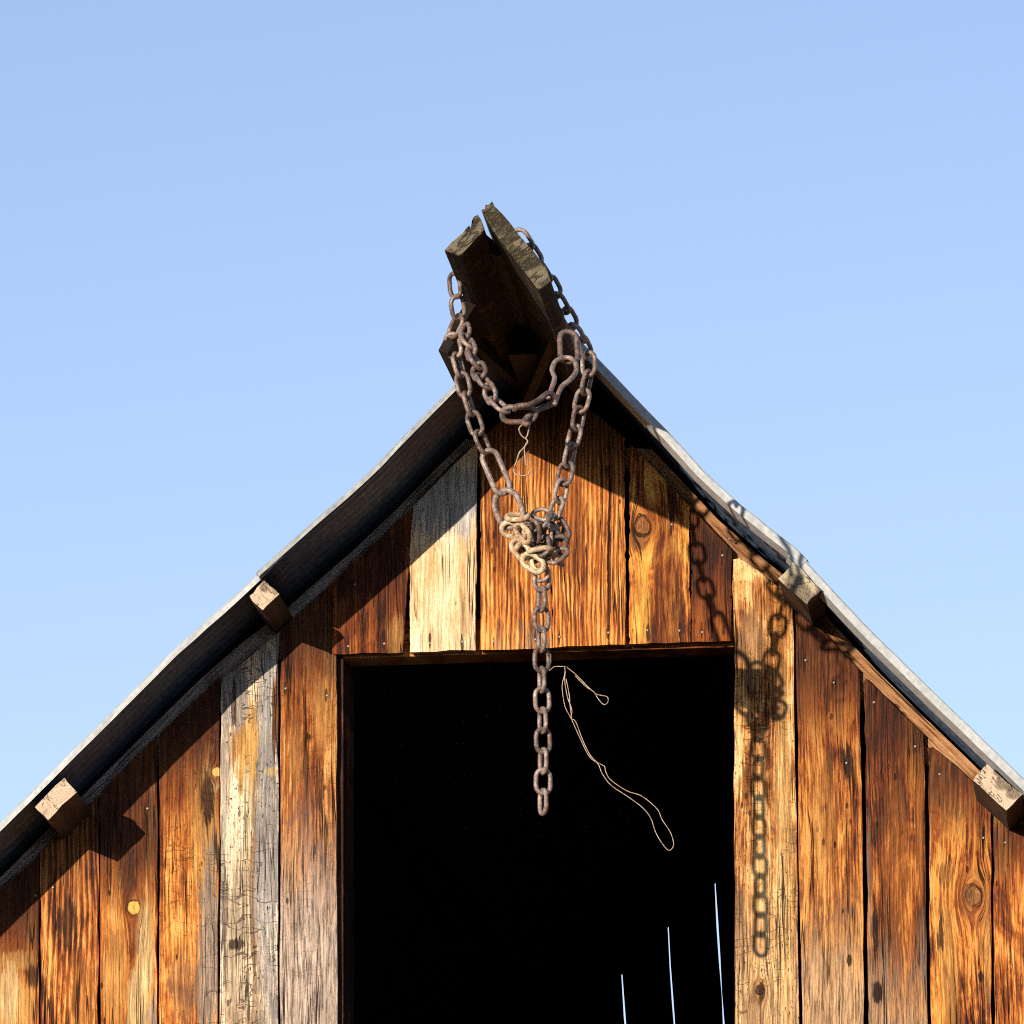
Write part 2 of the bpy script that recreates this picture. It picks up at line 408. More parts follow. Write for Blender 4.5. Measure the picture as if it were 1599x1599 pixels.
plank_id = [0]
def plank(x_tl, x_bl, x_tr, x_br, ref=(1000, 1599), bottom=None, dtop=(0.0, 0.0), y=0.0, th=0.025, mat=None, label=None, notch=None, seed=None, parent=barn, top_z=None):
    """x_tl.. pixel columns of the left and right edge at rows ref; bottom = (y_left, y_right) pixel rows"""
    rnd = random.Random(100+plank_id[0]); plank_id[0] += 1
    def edge(xa, xb):
        pa, pb = P(xa, ref[0]), P(xb, ref[1])
        return pa, (pb.x-pa.x)/(pb.z-pa.z)
    (pl, kl), (pr, kr) = edge(x_tl, x_bl), edge(x_tr, x_br)
    xl = lambda z: pl.x+kl*(z-pl.z)
    xr = lambda z: pr.x+kr*(z-pr.z)
    def solve_top(xf, d):
        z = 7.2
        for _ in range(12): z = top_at(xf(z), d)
        return z
    zl1, zr1 = (solve_top(xl, dtop[0]), solve_top(xr, dtop[1])) if top_z is None else top_z
    if bottom: zl0, zr0 = P(x_bl, bottom[0]).z, P(x_br, bottom[1]).z
    else: zl0 = zr0 = 0.0
    nrow = 5 if not bottom and zl1 < 3 else 46
    bm = bmesh.new(); F = []; B = []
    ph = rnd.random()*10
    ncol = 5
    for i in range(nrow+1):
        t = (i/nrow)
        if not bottom: t = 1-(1-t)**1.8              # finer rows near the visible top
        zl, zr_ = zl0+(zl1-zl0)*t, zr0+(zr1-zr0)*t
        wl = 0.0012*math.sin(zl*9+ph)+0.0009*math.sin(zl*31+ph*2)+rnd.uniform(-.0009, .0009)+(.0035 if rnd.random() < .06 else 0)
        wr = 0.0012*math.sin(zl*8+ph*3)+0.0009*math.sin(zl*27+ph)+rnd.uniform(-.0009, .0009)-(.0035 if rnd.random() < .06 else 0)
        row, brow = [], []
        cup = 0.003*math.sin(ph+zl*0.7)
        for j in range(ncol+1):
            s = j/ncol
            if j == 0: s = 0.0
            x = (xl(zl)+wl)*(1-s)+(xr(zr_)+wr)*s
            z = zl*(1-s)+zr_*s
            if i in (0, nrow) and 0 < j < ncol: z += rnd.uniform(-.0025, .0025)
            yy = y - cup*(1-(2*s-1)**2)
            if j in (0, ncol): yy += 0.0025
            row.append(bm.verts.new((x, yy, z)))
            brow.append(bm.verts.new((x, y+th, z)))
        F.append(row); B.append(brow)
    for i in range(nrow):
        for j in range(ncol):
            bm.faces.new((F[i][j], F[i][j+1], F[i+1][j+1], F[i+1][j]))
            bm.faces.new((B[i][j], B[i+1][j], B[i+1][j+1], B[i][j+1]))
        bm.faces.new((F[i][0], F[i+1][0], B[i+1][0], B[i][0]))
        bm.faces.new((F[i][ncol], B[i][ncol], B[i+1][ncol], F[i+1][ncol]))
    for j in range(ncol):
        bm.faces.new((F[0][j], B[0][j], B[0][j+1], F[0][j+1]))
        bm.faces.new((F[nrow][j], F[nrow][j+1], B[nrow][j+1], B[nrow][j]))
    if notch:                                         # cut a corner lower: notch=(side, width_px, drop_px)
        side, w, d = notch
        for row in (F, B):
            for v in row[nrow][:2] if side == 'l' else row[nrow][-2:]:
                pass
        j0 = 0 if side == 'l' else ncol
        j1 = 1 if side == 'l' else ncol-1
        for row in (F, B):
            zt = row[nrow][j0].co.z
            row[nrow][j0].co.z = zt-d*PX
            sgn = 1 if side == 'l' else -1
            row[nrow][j1].co.x = row[nrow][j0].co.x+sgn*w*PX
            row[nrow][j1].co.z = zt-d*PX*0.9
            row[nrow-1][j1].co.x = row[nrow-1][j0].co.x+sgn*w*PX
            if row[nrow-1][j0].co.z > zt-d*PX-.004:
                for k in range(nrow-1, 0, -1):
                    lim = zt-d*PX-.004*(nrow-k)
                    for j in (j0, j1):
                        if row[k][j].co.z > lim: row[k][j].co.z = lim
    o = from_bm('plank', bm, mat, parent)
    if label: o['label'] = label
    return o

NAILS = [(544, 1009), (600, 1005), (672, 1004), (722, 1002), (771, 1001), (836, 998), (874, 994.6), (950, 988), (1011, 984), (1061, 984.6), (1096.6, 987), (1130, 987), (1049, 818.6), (1128, 867), (1139, 841), (1257.7, 1030),
               (445.5, 1074), (1321.5, 1190.5), (1364.6, 1096), (1429, 1165), (1467, 1208), (1535.6, 1307.7), (1570, 1315), (55, 1398), (554, 912), (510, 1085), (1302, 1065), (82, 1385), (230, 1262)]
BOARD_PX = dict(a=(-34, 60), b=(63, 153), c=(156, 245), d=(249, 343), e=(346, 435), f=(438, 520), g=(521, 637), h=(640, 744), i=(750, 861), j=(862, 977), k=(983, 1078), l=(1079, 1143),
                m=(1146, 1240), n=(1243, 1343), o=(1349, 1445), p=(1447, 1548), q=(1549, 1640))
def W(name, *a, **k):
    """wood with a rust streak round every nail of the board"""
    xa, xb = BOARD_PX.get(name[6:], (0, 0))
    up = name[6:] in 'ghijkl'
    k['marks'] = list(k.get('marks', ()))+[(x, y+R_.uniform(-4, 6), R_.uniform(1.8, 3.0), R_.uniform(10, 20), (.03, .016, .010), .85) for x, y in NAILS
                                           if xa < x < xb and (y < 1020) == up or (xa < x < xb and name[6:] in 'mnop' and x > 1143)]
    return wood(name, *a, **k)
# left of the door
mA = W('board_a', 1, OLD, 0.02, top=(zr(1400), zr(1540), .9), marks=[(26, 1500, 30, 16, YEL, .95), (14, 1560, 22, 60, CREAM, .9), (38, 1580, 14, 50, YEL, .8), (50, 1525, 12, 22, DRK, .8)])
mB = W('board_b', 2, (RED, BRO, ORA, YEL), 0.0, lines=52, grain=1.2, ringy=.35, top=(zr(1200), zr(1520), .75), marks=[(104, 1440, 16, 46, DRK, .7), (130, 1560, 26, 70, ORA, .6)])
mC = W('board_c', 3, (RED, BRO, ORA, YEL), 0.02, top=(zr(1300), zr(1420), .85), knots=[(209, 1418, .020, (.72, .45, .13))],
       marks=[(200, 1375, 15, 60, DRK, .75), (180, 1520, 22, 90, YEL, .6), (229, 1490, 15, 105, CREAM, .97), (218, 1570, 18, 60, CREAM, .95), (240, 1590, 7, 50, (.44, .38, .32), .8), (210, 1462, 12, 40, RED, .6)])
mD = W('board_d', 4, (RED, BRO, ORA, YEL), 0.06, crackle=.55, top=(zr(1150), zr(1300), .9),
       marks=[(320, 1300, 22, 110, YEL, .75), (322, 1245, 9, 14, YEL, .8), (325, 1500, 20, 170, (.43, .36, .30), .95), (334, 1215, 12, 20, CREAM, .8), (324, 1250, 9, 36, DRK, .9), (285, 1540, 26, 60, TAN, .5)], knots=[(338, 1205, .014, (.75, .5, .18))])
mE = W('board_e', 5, ASH, 0.06, crackle=1.0, coarse=.8, contrast=1.1,
       marks=[(385, 1170, 24, 120, (.74, .42, .12), .9), (372, 1130, 10, 70, (.42, .19, .05), .6), (385, 1275, 10, 76, (.90, .76, .50), .97), (372, 1450, 20, 130, (.76, .63, .46), .75), (399, 1400, 8, 170, (.38, .22, .10), .8),
              (420, 1320, 22, 330, (.46, .43, .41), .97), (424, 1090, 24, 90, (.55, .53, .51), .97), (368, 1085, 26, 60, (.48, .45, .42), .85), (364, 1105, 4, 40, DRK, .8), (427, 1205, 14, 8, CREAM, .95), (349, 1300, 6, 300, (.48, .44, .40), .8),
              (432, 1110, 6, 75, (.26, .10, .03), .95), (370, 1475, 12, 9, DRK, .85), (352, 1430, 5, 120, (.16, .12, .09), .7)])
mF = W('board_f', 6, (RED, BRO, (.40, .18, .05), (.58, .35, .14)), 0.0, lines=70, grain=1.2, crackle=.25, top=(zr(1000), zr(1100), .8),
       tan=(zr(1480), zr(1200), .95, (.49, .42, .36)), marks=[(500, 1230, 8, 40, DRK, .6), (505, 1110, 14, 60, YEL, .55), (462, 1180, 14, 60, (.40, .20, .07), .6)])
# header boards above the door
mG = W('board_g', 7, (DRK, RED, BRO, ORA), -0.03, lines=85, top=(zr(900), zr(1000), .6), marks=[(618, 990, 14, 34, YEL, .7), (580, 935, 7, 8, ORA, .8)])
mH = W('board_h', 8, PALE, 0.10, contrast=.55, grain=.5, lines=60, crackle=.15, marks=[(690, 775, 75, 66, (.62, .605, .61), .96), (728, 960, 9, 40, TAN, .5)], tan=(zr(1020), zr(985), .5, (.66, .55, .36)))  # large grey mark paints the sky-lit shade at the board's top
mI = W('board_i', 9, FINE, 0.06, contrast=.55, grain=1.15, ringy=.34, lines=62, top=(zr(660), zr(745), .7), tan=(zr(1016), zr(985), .6, (.4, .3, .2)), marks=[(775, 800, 24, 60, (.20, .06, .018), .6)])  # top patina here also paints the shade under the hood
mJ = W('board_j', 10, FINE, 0.06, contrast=.5, grain=1.15, ringy=.34, lines=66, top=(zr(680), zr(765), .75), marks=[(895, 830, 26, 90, (.23, .075, .02), .6), (951, 900, 3, 240, DRK, .8)])  # dark top deepened in colour to carry the hood's shade
mK = W('board_k', 11, (RED, BRO, (.52, .22, .05), (.70, .38, .10)), 0.03, contrast=1.4, lines=55, knots=[(1004, 822, .026, (.30, .13, .05))],
       marks=[(1005, 930, 11, 80, (.75, .42, .10), .9), (1045, 900, 30, 130, RED, .6), (1060, 960, 10, 60, (.10, .03, .012), .6), (1048, 1000, 12, 30, ORA, .6), (995, 840, 22, 26, DRK, .6)])
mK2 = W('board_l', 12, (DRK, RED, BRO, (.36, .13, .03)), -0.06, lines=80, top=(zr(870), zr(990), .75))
# right of the door
mM = W('board_m', 13, (RED, (.36, .17, .055), (.58, .33, .13), (.76, .54, .29)), 0.05, contrast=1.1, tan=(zr(1600), zr(1330), .7, (.62, .45, .27)), crackle=.8, coarse=.9, knots=[(1187, 1548, .014, (.10, .05, .025))],
       marks=[(1215, 960, 16, 90, ORA, .8), (1172, 1010, 18, 60, TAN, .7), (1225, 1350, 14, 300, (.68, .45, .19), .6), (1165, 1230, 12, 50, BRO, .7), (1175, 1590, 20, 40, TAN, .7), (1232, 900, 12, 40, BRO, .8)])
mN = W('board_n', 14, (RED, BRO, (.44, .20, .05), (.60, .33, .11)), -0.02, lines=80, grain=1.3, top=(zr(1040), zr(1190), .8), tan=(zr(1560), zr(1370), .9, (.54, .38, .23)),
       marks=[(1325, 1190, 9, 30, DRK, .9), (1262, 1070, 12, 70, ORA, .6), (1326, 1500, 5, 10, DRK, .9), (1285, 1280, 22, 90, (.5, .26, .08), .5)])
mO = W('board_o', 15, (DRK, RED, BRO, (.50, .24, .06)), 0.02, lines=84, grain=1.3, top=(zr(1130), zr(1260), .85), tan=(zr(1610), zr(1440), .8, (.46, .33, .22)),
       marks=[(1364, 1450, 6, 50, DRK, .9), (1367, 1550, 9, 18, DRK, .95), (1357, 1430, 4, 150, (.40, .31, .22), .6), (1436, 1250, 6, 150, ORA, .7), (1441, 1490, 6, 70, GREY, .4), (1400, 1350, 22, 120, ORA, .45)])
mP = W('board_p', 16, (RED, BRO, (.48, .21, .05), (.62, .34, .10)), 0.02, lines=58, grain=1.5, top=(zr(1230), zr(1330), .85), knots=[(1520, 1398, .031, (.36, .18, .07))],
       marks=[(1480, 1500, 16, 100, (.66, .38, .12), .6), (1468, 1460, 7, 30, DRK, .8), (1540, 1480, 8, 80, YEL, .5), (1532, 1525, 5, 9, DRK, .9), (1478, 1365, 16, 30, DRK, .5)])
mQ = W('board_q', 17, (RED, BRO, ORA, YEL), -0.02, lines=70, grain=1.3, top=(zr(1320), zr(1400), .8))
mX = W('board_plain', 18, (RED, BRO, ORA, (.45, .28, .14)), 0.0)

plank(-34, -34, 60, 61, mat=mA)
plank(63.5, 63, 153, 153.5, mat=mB, y=0.002)
plank(156.5, 156.5, 245, 245.5, mat=mC, y=-0.001, label='plank with a round yellow knot and a cream streak')
plank(249, 248.5, 343.5, 339.5, mat=mD, y=0.002)
plank(346, 343, 435, 434, mat=mE, y=-0.004, dtop=(-.012, -.012), label='bleached cream and grey plank crazed with cracks')
plank(438.5, 437, 525, 526, mat=mF, y=0.004, label='plank beside the door, dark at the top and grey below')
plank(521, 520, 637, 628, bottom=(1022, 1020), ref=(900, 1022), mat=mG, y=-0.010)
plank(639.5, 640, 744, 743, bottom=(1019, 1016), ref=(800, 1017), mat=mH, y=-0.008, label='palest yellow plank over the door, silvery at the top from painted sky-lit shade')
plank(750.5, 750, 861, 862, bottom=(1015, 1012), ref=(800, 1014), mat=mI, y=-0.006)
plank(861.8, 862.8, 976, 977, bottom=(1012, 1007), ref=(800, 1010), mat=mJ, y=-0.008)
plank(983, 982, 1077, 1078, bottom=(1006, 1003), ref=(850, 1005), mat=mK, y=-0.006)
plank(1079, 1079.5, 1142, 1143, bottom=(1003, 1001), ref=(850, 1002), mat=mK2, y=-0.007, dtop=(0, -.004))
plank(1145.5, 1148, 1239, 1248, ref=(1000, 1590), mat=mM, y=-0.003, notch=('l', 9, 16), dtop=(0.004, 0), label='pale cracked plank right of the door opening')
plank(1242.5, 1251.5, 1341.5, 1350, ref=(1000, 1590), mat=mN, y=0.003)
plank(1348.5, 1356, 1440.5, 1448.5, ref=(1000, 1590), mat=mO, y=-0.001, dtop=(-.006, 0))
plank(1447, 1453.5, 1544, 1549, ref=(1000, 1590), mat=mP, y=0.002, notch=('l', 9, 16), label='plank with one large round knot')
plank(1549, 1553, 1640, 1645, ref=(1000, 1590), mat=mQ, y=0.000)
# boards beyond the frame, and under the loft door
xl = -36
while P(xl, 1500).x > EAVE_L+.25:
    plank(xl-92, xl-92, xl-3, xl-3, mat=mX, y=R_.uniform(-.003, .003)); xl -= 95
xr_ = 1648
while P(xr_, 1500).x < EAVE_R-.25:
    plank(xr_, xr_+4, xr_+92, xr_+96, ref=(1000, 1590), mat=mX, y=R_.uniform(-.003, .003)); xr_ += 98
DOOR_Z0 = 5.05
x = 530
while x < 1140:
    plank(x, x, min(x+86, 1143), min(x+86, 1143), ref=(1400, 1599), mat=mX, y=R_.uniform(-.003, .003), top_z=(DOOR_Z0, DOOR_Z0)); x += 89

# ---- door frame: posts and lintel set behind the boards
post_m = wood('post_wood', 31, (DRK, (.05, .02, .010), (.10, .04, .018), (.17, .075, .035)), -.02)
def post(px0, px1, y0, y1, zt):
    bm = bmesh.new()
    a, b = P(px0, 1250, -y0).x, P(px1, 1250, -y0).x
    box(bm, a, b, y0, y1, 0.0, zt); return from_bm('door_post', bm, post_m, barn)
zl_ = P(560, 1020).z
post(470, 536, 0.031, 0.110, zl_)
post(480, 546, 0.114, 0.235, zl_-.012)
post(1150, 1225, 0.031, 0.130, zl_)
lintel_m = wood('lintel_wood', 32, (RED, (.22, .085, .03), (.34, .15, .06), (.46, .24, .10)), 0.0, horiz=0)
bm = bmesh.new()
x0, x1 = P(505, 1020).x, P(1185, 1000).x
prism(bm, [(x0, P(505, 1026).z), (x1, P(1185, 1006).z), (x1, P(1185, 950).z), (x0, P(505, 970).z)], 0.031, 0.165)
from_bm('lintel', bm, lintel_m, barn)

# ---- end rafters (the strip seen between plank tops and roof), both gables
raf_r = wood('rafter_wood', 33, ((.16, .075, .035), (.28, .15, .075), (.38, .22, .115), (.48, .31, .18)), 0.02, contrast=.8, lines=60, horiz=math.radians(-44))
raf_l = wood('rafter_wood_grey', 34, ((.16, .135, .13), (.29, .25, .245), (.38, .34, .335), (.48, .44, .435)), 0.0, contrast=.5, lines=60, horiz=math.radians(44))
def rafter(x0, x1, y0, y1, up, down, mat, name='rafter'):
    bm = bmesh.new(); N = 26; rows = []
    for i in range(N+1):
        x = x0+(x1-x0)*i/N; z = roof_z(x)
        w = R_.uniform(-.002, .002)
        rows.append([bm.verts.new(c) for c in ((x, y0, z-up), (x, y1, z-up), (x, y1, z-down+w), (x, y0, z-down+w))])
    for a, b in zip(rows, rows[1:]):
        for k in range(4): bm.faces.new((a[k], b[k], b[(k+1) % 4], a[(k+1) % 4]))
    bm.faces.new(rows[0]); bm.faces.new(rows[-1][::-1])
    return from_bm(name, bm, mat, barn)
apx = LU[0][0]
rafter(EAVE_L+.05, apx-.002, 0.030, 0.085, 0.060, 0.20, raf_l)
rafter(apx+.002, EAVE_R-.05, 0.030, 0.085, 0.056, 0.20, raf_r)

# ---- roof sheets: corrugated iron, ribs running down the slope
under_m = metal_sheet('old_roof_iron', (.022, .036, .066), (.045, .070, .115), (.08, .115, .18), metal=.3, rough=.5)
trim_r_m = metal_sheet('galvanised_trim', (.22, .235, .24), (.31, .325, .335), (.40, .415, .425), metal=.10, rough=.55, seed=3)
trim_l_m = metal_sheet('galvanised_trim_dull', (.15, .165, .165), (.24, .255, .255), (.34, .345, .34), metal=.10, rough=.55, rusty=.35, seed=9)
def sheet(pts, y0, y1, drop=0.0):
    bm = bmesh.new(); cols = []
    P2 = [Vector((x, z)) for x, z in pts]
    y = y0; ys = []
    while y < y1:
        ys.append(y); y += 0.0095 if y < 0.35 else 0.019
    ys.append(y1)
    nrm = []
    for i in range(len(P2)):
        t = (P2[min(i+1, len(P2)-1)]-P2[max(i-1, 0)]).normalized()
        nn = Vector((-t.y, t.x)); nn = nn if nn.y > 0 else -nn
        nrm.append(nn)
    for yy in ys:
        off = -0.010-drop+0.0075*math.sin(2*math.pi*yy/0.076)
        cols.append([bm.verts.new((p.x+q.x*off, yy, p.y+q.y*off)) for p, q in zip(P2, nrm)])
    for a, b in zip(cols, cols[1:]):
        for i in range(len(P2)-1):
            bm.faces.new((a[i], a[i+1], b[i+1], b[i]))
    o = from_bm('roof_sheet', bm, under_m, barn, smooth=True)
    md = o.modifiers.new('thick', 'SOLIDIFY'); md.thickness = 0.001
    return o
sheet(LU, -LRU+.004, YB+.3); sheet(LLo, -LR+.004, YB+.3, .003)
sheet(RU, -LR+.004, YB+.3); sheet(RLo, -LR+.004, YB+.3, .003)

def rake_trim(pts, mat, front, hem, y, lift=0.0):
    """folded metal edging: lip on the roof, rounded fold, front flange, angled hem"""
    P2 = [Vector((x, z)) for x, z in pts]; prof = []
    r = 0.005
    prof.append((0.055, 0.002))
    for k in range(6):
        a = math.pi/2+math.pi/2*k/5
        prof.append((r+r*math.cos(a), -r+r*math.sin(a)))
    prof.append((0.0, -front))
    if hem: prof.append((hem*1.9, -front-hem*0.42))
    bm = bmesh.new(); rows = []
    # resample for slight dents
    Q = []
    for a, b in zip(P2, P2[1:]):
        m = max(1, int((b-a).length/.06))
        for k in range(m): Q.append(a.lerp(b, k/m))
    Q.append(P2[-1])
    for i, p in enumerate(Q):
        t = (Q[min(i+1, len(Q)-1)]-Q[max(i-1, 0)]).normalized()
        nn = Vector((-t.y, t.x)); nn = nn if nn.y > 0 else -nn
        jit = R_.uniform(-.0008, .0008)
        rows.append([bm.verts.new((p.x+nn.x*(b+lift+jit), y+a+(R_.uniform(-.0012, .0012) if a == 0 else 0), p.y+nn.y*(b+lift+jit))) for a, b in prof])
    for a, b in zip(rows, rows[1:]):
        for k in range(len(prof)-1): bm.faces.new((a[k], a[k+1], b[k+1], b[k]))
    o = from_bm('rake_trim', bm, mat, barn, smooth=False)
    md = o.modifiers.new('thick', 'SOLIDIFY'); md.thickness = 0.0012; md.offset = -1
    return o
rake_trim(LU, trim_l_m, 0.016, 0.0, -LRU-.004, .002)
rake_trim(LLo, trim_r_m, 0.021, 0.0, -LR-.001)
rake_trim(RU, trim_r_m, 0.026, 0.026, -LR-.004, .002)
rake_trim(RLo, trim_r_m, 0.028, 0.029, -LR-.001)

purlin_side = aged('purlin_side', (.014, .009, .006), (.038, .024, .015), (.085, .055, .034), scale=9, aniso=(3, .4, 3))
# ---- purlins poking out past the wall
def purlin(cx, cy, along, perp, side, mat, depth=YB+.25, rough=0.004, L=LR+.022):
    c = Vector(XZ(cx, cy, L))
    ang = math.radians(44 if side == 'l' else -44)
    t = Vector((math.cos(ang), math.sin(ang))); nn = Vector((-t.y, t.x))
    base = [(-.5, -.5), (-.25, -.5), (0, -.5), (.25, -.5), (.5, -.5), (.5, -.15), (.5, .2), (.5, .5), (.22, .5), (0, .5), (-.25, .5), (-.5, .5), (-.5, .2), (-.5, -.2)]
    prof = []
    for (a, b) in base:
        q = c+t*(a*along*PX+R_.uniform(-rough, rough)*.6)+nn*(b*perp*PX+R_.uniform(-rough, rough)*.6)
        prof.append((q.x, q.y))
    bm = bmesh.new()
    rings = []
    for y in (-L, -L+.02, -.2, .5, depth):
        j = rough*.5
        rings.append([bm.verts.new((x+(R_.uniform(-j, j) if y < 0 else 0), y+(R_.uniform(0, .005) if y == -L else 0), z+(R_.uniform(-j, j) if y < 0 else 0))) for x, z in prof])
    bm.faces.new(rings[0]); bm.faces.new(rings[-1][::-1])
    n_ = len(prof)
    for a, b in zip(rings, rings[1:]):
        for k in range(n_): bm.faces.new((a[k], b[k], b[(k+1) % n_], a[(k+1) % n_]))
    o = from_bm('purlin', bm, purlin_side, barn); o.data.materials.append(mat)
    for p in o.data.polygons:
        if len(p.vertices) > 6: p.material_index = 1
    return o
def egm(i, cx, cy, amount, pale=(.56, .42, .30), blobs=()):
    x, z = XZ(cx, cy, LR+.022)
    return endgrain('sawn_end_%d' % i, pale, (.20, .155, .11), (.07, .05, .035), x, z, i*3.7, amount, blobs=blobs)
purlin(87, 1247, 62, 30, 'l', egm(1, 87, 1247, .02))
purlin(412, 929, 36, 31, 'l', egm(2, 412, 929, .04))
purlin(1248.5, 911, 60, 33, 'r', egm(3, 1248, 911, .25, (.44, .37, .25), ((1240, 915, 17), (1256, 930, 14))))  # blobs paint the chain's cast shadow onto this end
purlin(1557, 1229, 70, 34, 'r', egm(4, 1557, 1229, .12, blobs=((1572, 1222, 15), (1583, 1238, 12), (1560, 1205, 9))))
# further purlins down the slope, outside the picture, and two hidden under the peak
for (x, side) in ((EAVE_L+.30, 'l'), (EAVE_R-.30, 'r')):
    bm = bmesh.new(); z = roof_z(x)-.085
    a = math.radians(44 if side == 'l' else -44); t = Vector((math.cos(a), math.sin(a))); nn = Vector((-t.y, t.x))
    pr = [Vector((x, z))+t*u*.06+nn*v*.03 for u, v in ((-1, -1), (1, -1), (1, 1), (-1, 1))]
    prism(bm, [(p.x, p.y) for p in pr], -LR-.02, YB+.25); from_bm('purlin', bm, purlin_side, barn)

# ---- hay hood
hood_end = endgrain('hood_board_end', (.145, .125, .085), (.11, .095, .045), (.03, .025, .017), *XZ(780, 380, 1.75), 5.0, .7, 1.0, -.95, (), True)
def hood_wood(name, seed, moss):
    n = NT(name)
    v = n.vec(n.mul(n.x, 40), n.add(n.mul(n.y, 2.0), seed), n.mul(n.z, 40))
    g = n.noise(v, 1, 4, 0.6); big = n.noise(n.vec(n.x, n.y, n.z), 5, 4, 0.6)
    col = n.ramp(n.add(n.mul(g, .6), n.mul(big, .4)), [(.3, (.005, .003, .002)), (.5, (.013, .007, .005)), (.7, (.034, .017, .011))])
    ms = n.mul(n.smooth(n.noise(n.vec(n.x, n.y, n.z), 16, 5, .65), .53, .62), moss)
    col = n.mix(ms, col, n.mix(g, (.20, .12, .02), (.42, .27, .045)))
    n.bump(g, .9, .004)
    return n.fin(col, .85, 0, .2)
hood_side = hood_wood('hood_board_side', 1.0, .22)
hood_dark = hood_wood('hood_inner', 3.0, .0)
hood_black = aged('hood_shade_wood', (.006, .004, .003), (.014, .008, .006), (.03, .018, .012), scale=22)  # near-black colour stands in for the deep shade inside the hood
def two_mat(o, endm, ymax):
    o.data.materials.append(endm)
    for p in o.data.polygons:
        c = sum((o.data.vertices[i].co for i in p.vertices), Vector())/len(p.vertices)
        if c.y < ymax and abs(p.normal.y) > .7: p.material_index = 1
def hood_board(outline, L0, L1, mat, dx=0.0, dz=0.0, ragged=.006):
    prof = [XZ(x, y, L0) for x, y in outline]
    bm = bmesh.new(); n_ = len(prof)
    ys = [-L0, -L0+.03, -L0+.25, -(L0+L1)/2, -L1]
    rings = []
    for y in ys:
        t = (y+L0)/(L0-L1)
        j = 0.0 if y == -L0 else (.0015 if t < .5 else 0)
        rings.append([bm.verts.new((x+dx*t+R_.uniform(-j, j), y+(R_.uniform(-ragged, ragged) if y == -L0 else 0), z+dz*t+R_.uniform(-j, j))) for x, z in prof])
    bm.faces.new(rings[0]); bm.faces.new(rings[-1][::-1])
    for a, b in zip(rings, rings[1:]):
        for k in range(n_): bm.faces.new((a[k], b[k], b[(k+1) % n_], a[(k+1) % n_]))
    o = from_bm('hood_board', bm, mat, barn)
    two_mat(o, hood_end, -L0+.012)
    return o
LT = 1.75
hood_board([(751.6, 328), (757, 326), (758, 320), (764, 319), (768.6, 315), (772, 322), (784.6, 334.7), (797, 349), (810, 366.5), (821, 379), (831, 390), (842, 404), (852.6, 417.6), (860, 439),
            (852, 446), (840, 452), (824, 431), (810, 414), (796, 396), (780, 374), (767.6, 358), (758, 340)], LT, .25, hood_side)
hood_board([(694, 390), (703, 380), (710, 374), (722, 364), (729, 355), (733, 352), (735, 357), (737, 345), (740, 338), (746, 335), (750, 341), (754, 353), (756, 360), (752, 364), (742, 374), (731, 386), (721, 397), (716, 399), (706, 396)], LT, .25, hood_side)
bm = bmesh.new()
prism(bm, [XZ(x, y, 1.54) for x, y in ((747, 356), (757, 361), (768, 370), (782, 392), (774, 396), (756, 384), (746, 370))], -1.50, -.2)
from_bm('ridge_pole', bm, hood_black, barn)
# lower left board, its front cut off at a rake
def quad_board(c4, th, mat):
    """c4 = [(px,py,L)] outer face corners; thickness to the inside"""
    q = [P(*c) for c in c4]
    bm = bmesh.new()
    nn = (q[1]-q[0]).cross(q[3]-q[0]).normalized()
    if nn.x < 0 if True else False: nn = -nn
    N = 6
    top, bot = [], []
    def pt(s, t): return (q[0].lerp(q[1], s)).lerp(q[3].lerp(q[2], s), t)
    for i in range(N+1):
        for jj in range(N+1):
            p = pt(i/N, jj/N)
            if jj == 0: p = p+Vector((0, R_.uniform(-.012, .012), 0))
            top.append(bm.verts.new(p)); bot.append(bm.verts.new(p+nn*th))
    idx = lambda i, j: i*(N+1)+j
    for i in range(N):
        for j in range(N):
            bm.faces.new((top[idx(i, j)], top[idx(i+1, j)], top[idx(i+1, j+1)], top[idx(i, j+1)]))
            bm.faces.new((bot[idx(i, j)], bot[idx(i, j+1)], bot[idx(i+1, j+1)], bot[idx(i+1, j)]))
    per = [idx(i, 0) for i in range(N)]+[idx(N, j) for j in range(N)]+[idx(N-i, N) for i in range(N)]+[idx(0, N-j) for j in range(N)]
    for a, b in zip(per, per[1:]+per[:1]):
        bm.faces.new((top[a], top[b], bot[b], bot[a]))
    return from_bm('hood_board', bm, mat, barn)
quad_board([(684, 546, 1.33), (733, 464, 1.10), (757, 530, .34), (729, 638, .34)], .03, hood_black)
# ridge beam and braces inside the hood
bm = bmesh.new(); c = Vector(XZ(800, 468, .9))
box(bm, c.x-.045, c.x+.045, -.55, YB, c.y-.09, c.y+.06); from_bm('ridge_beam', bm, hood_black, barn)
for (a, b, r) in (((722, 520, .9), (812, 600, .05), .02), ((868, 520, .86), (815, 640, .05), .02)):
    bm = bmesh.new(); tube(bm, [P(*a), P(*b)], r, 4); from_bm('brace', bm, hood_black, barn)
# infill boards closing the gable peak under the hood
bm = bmesh.new()
prism(bm, [(apx-.30, roof_z(apx-.30)-.05), (apx+.30, roof_z(apx+.30)-.05), (apx, roof_z(apx)-.03)], .03, .05)
from_bm('peak_infill', bm, hood_dark, barn)

inside_m = wood('inside_wood', 44, ((.008, .005, .004), (.012, .008, .006), (.018, .012, .008), (.025, .016, .011)), 0)
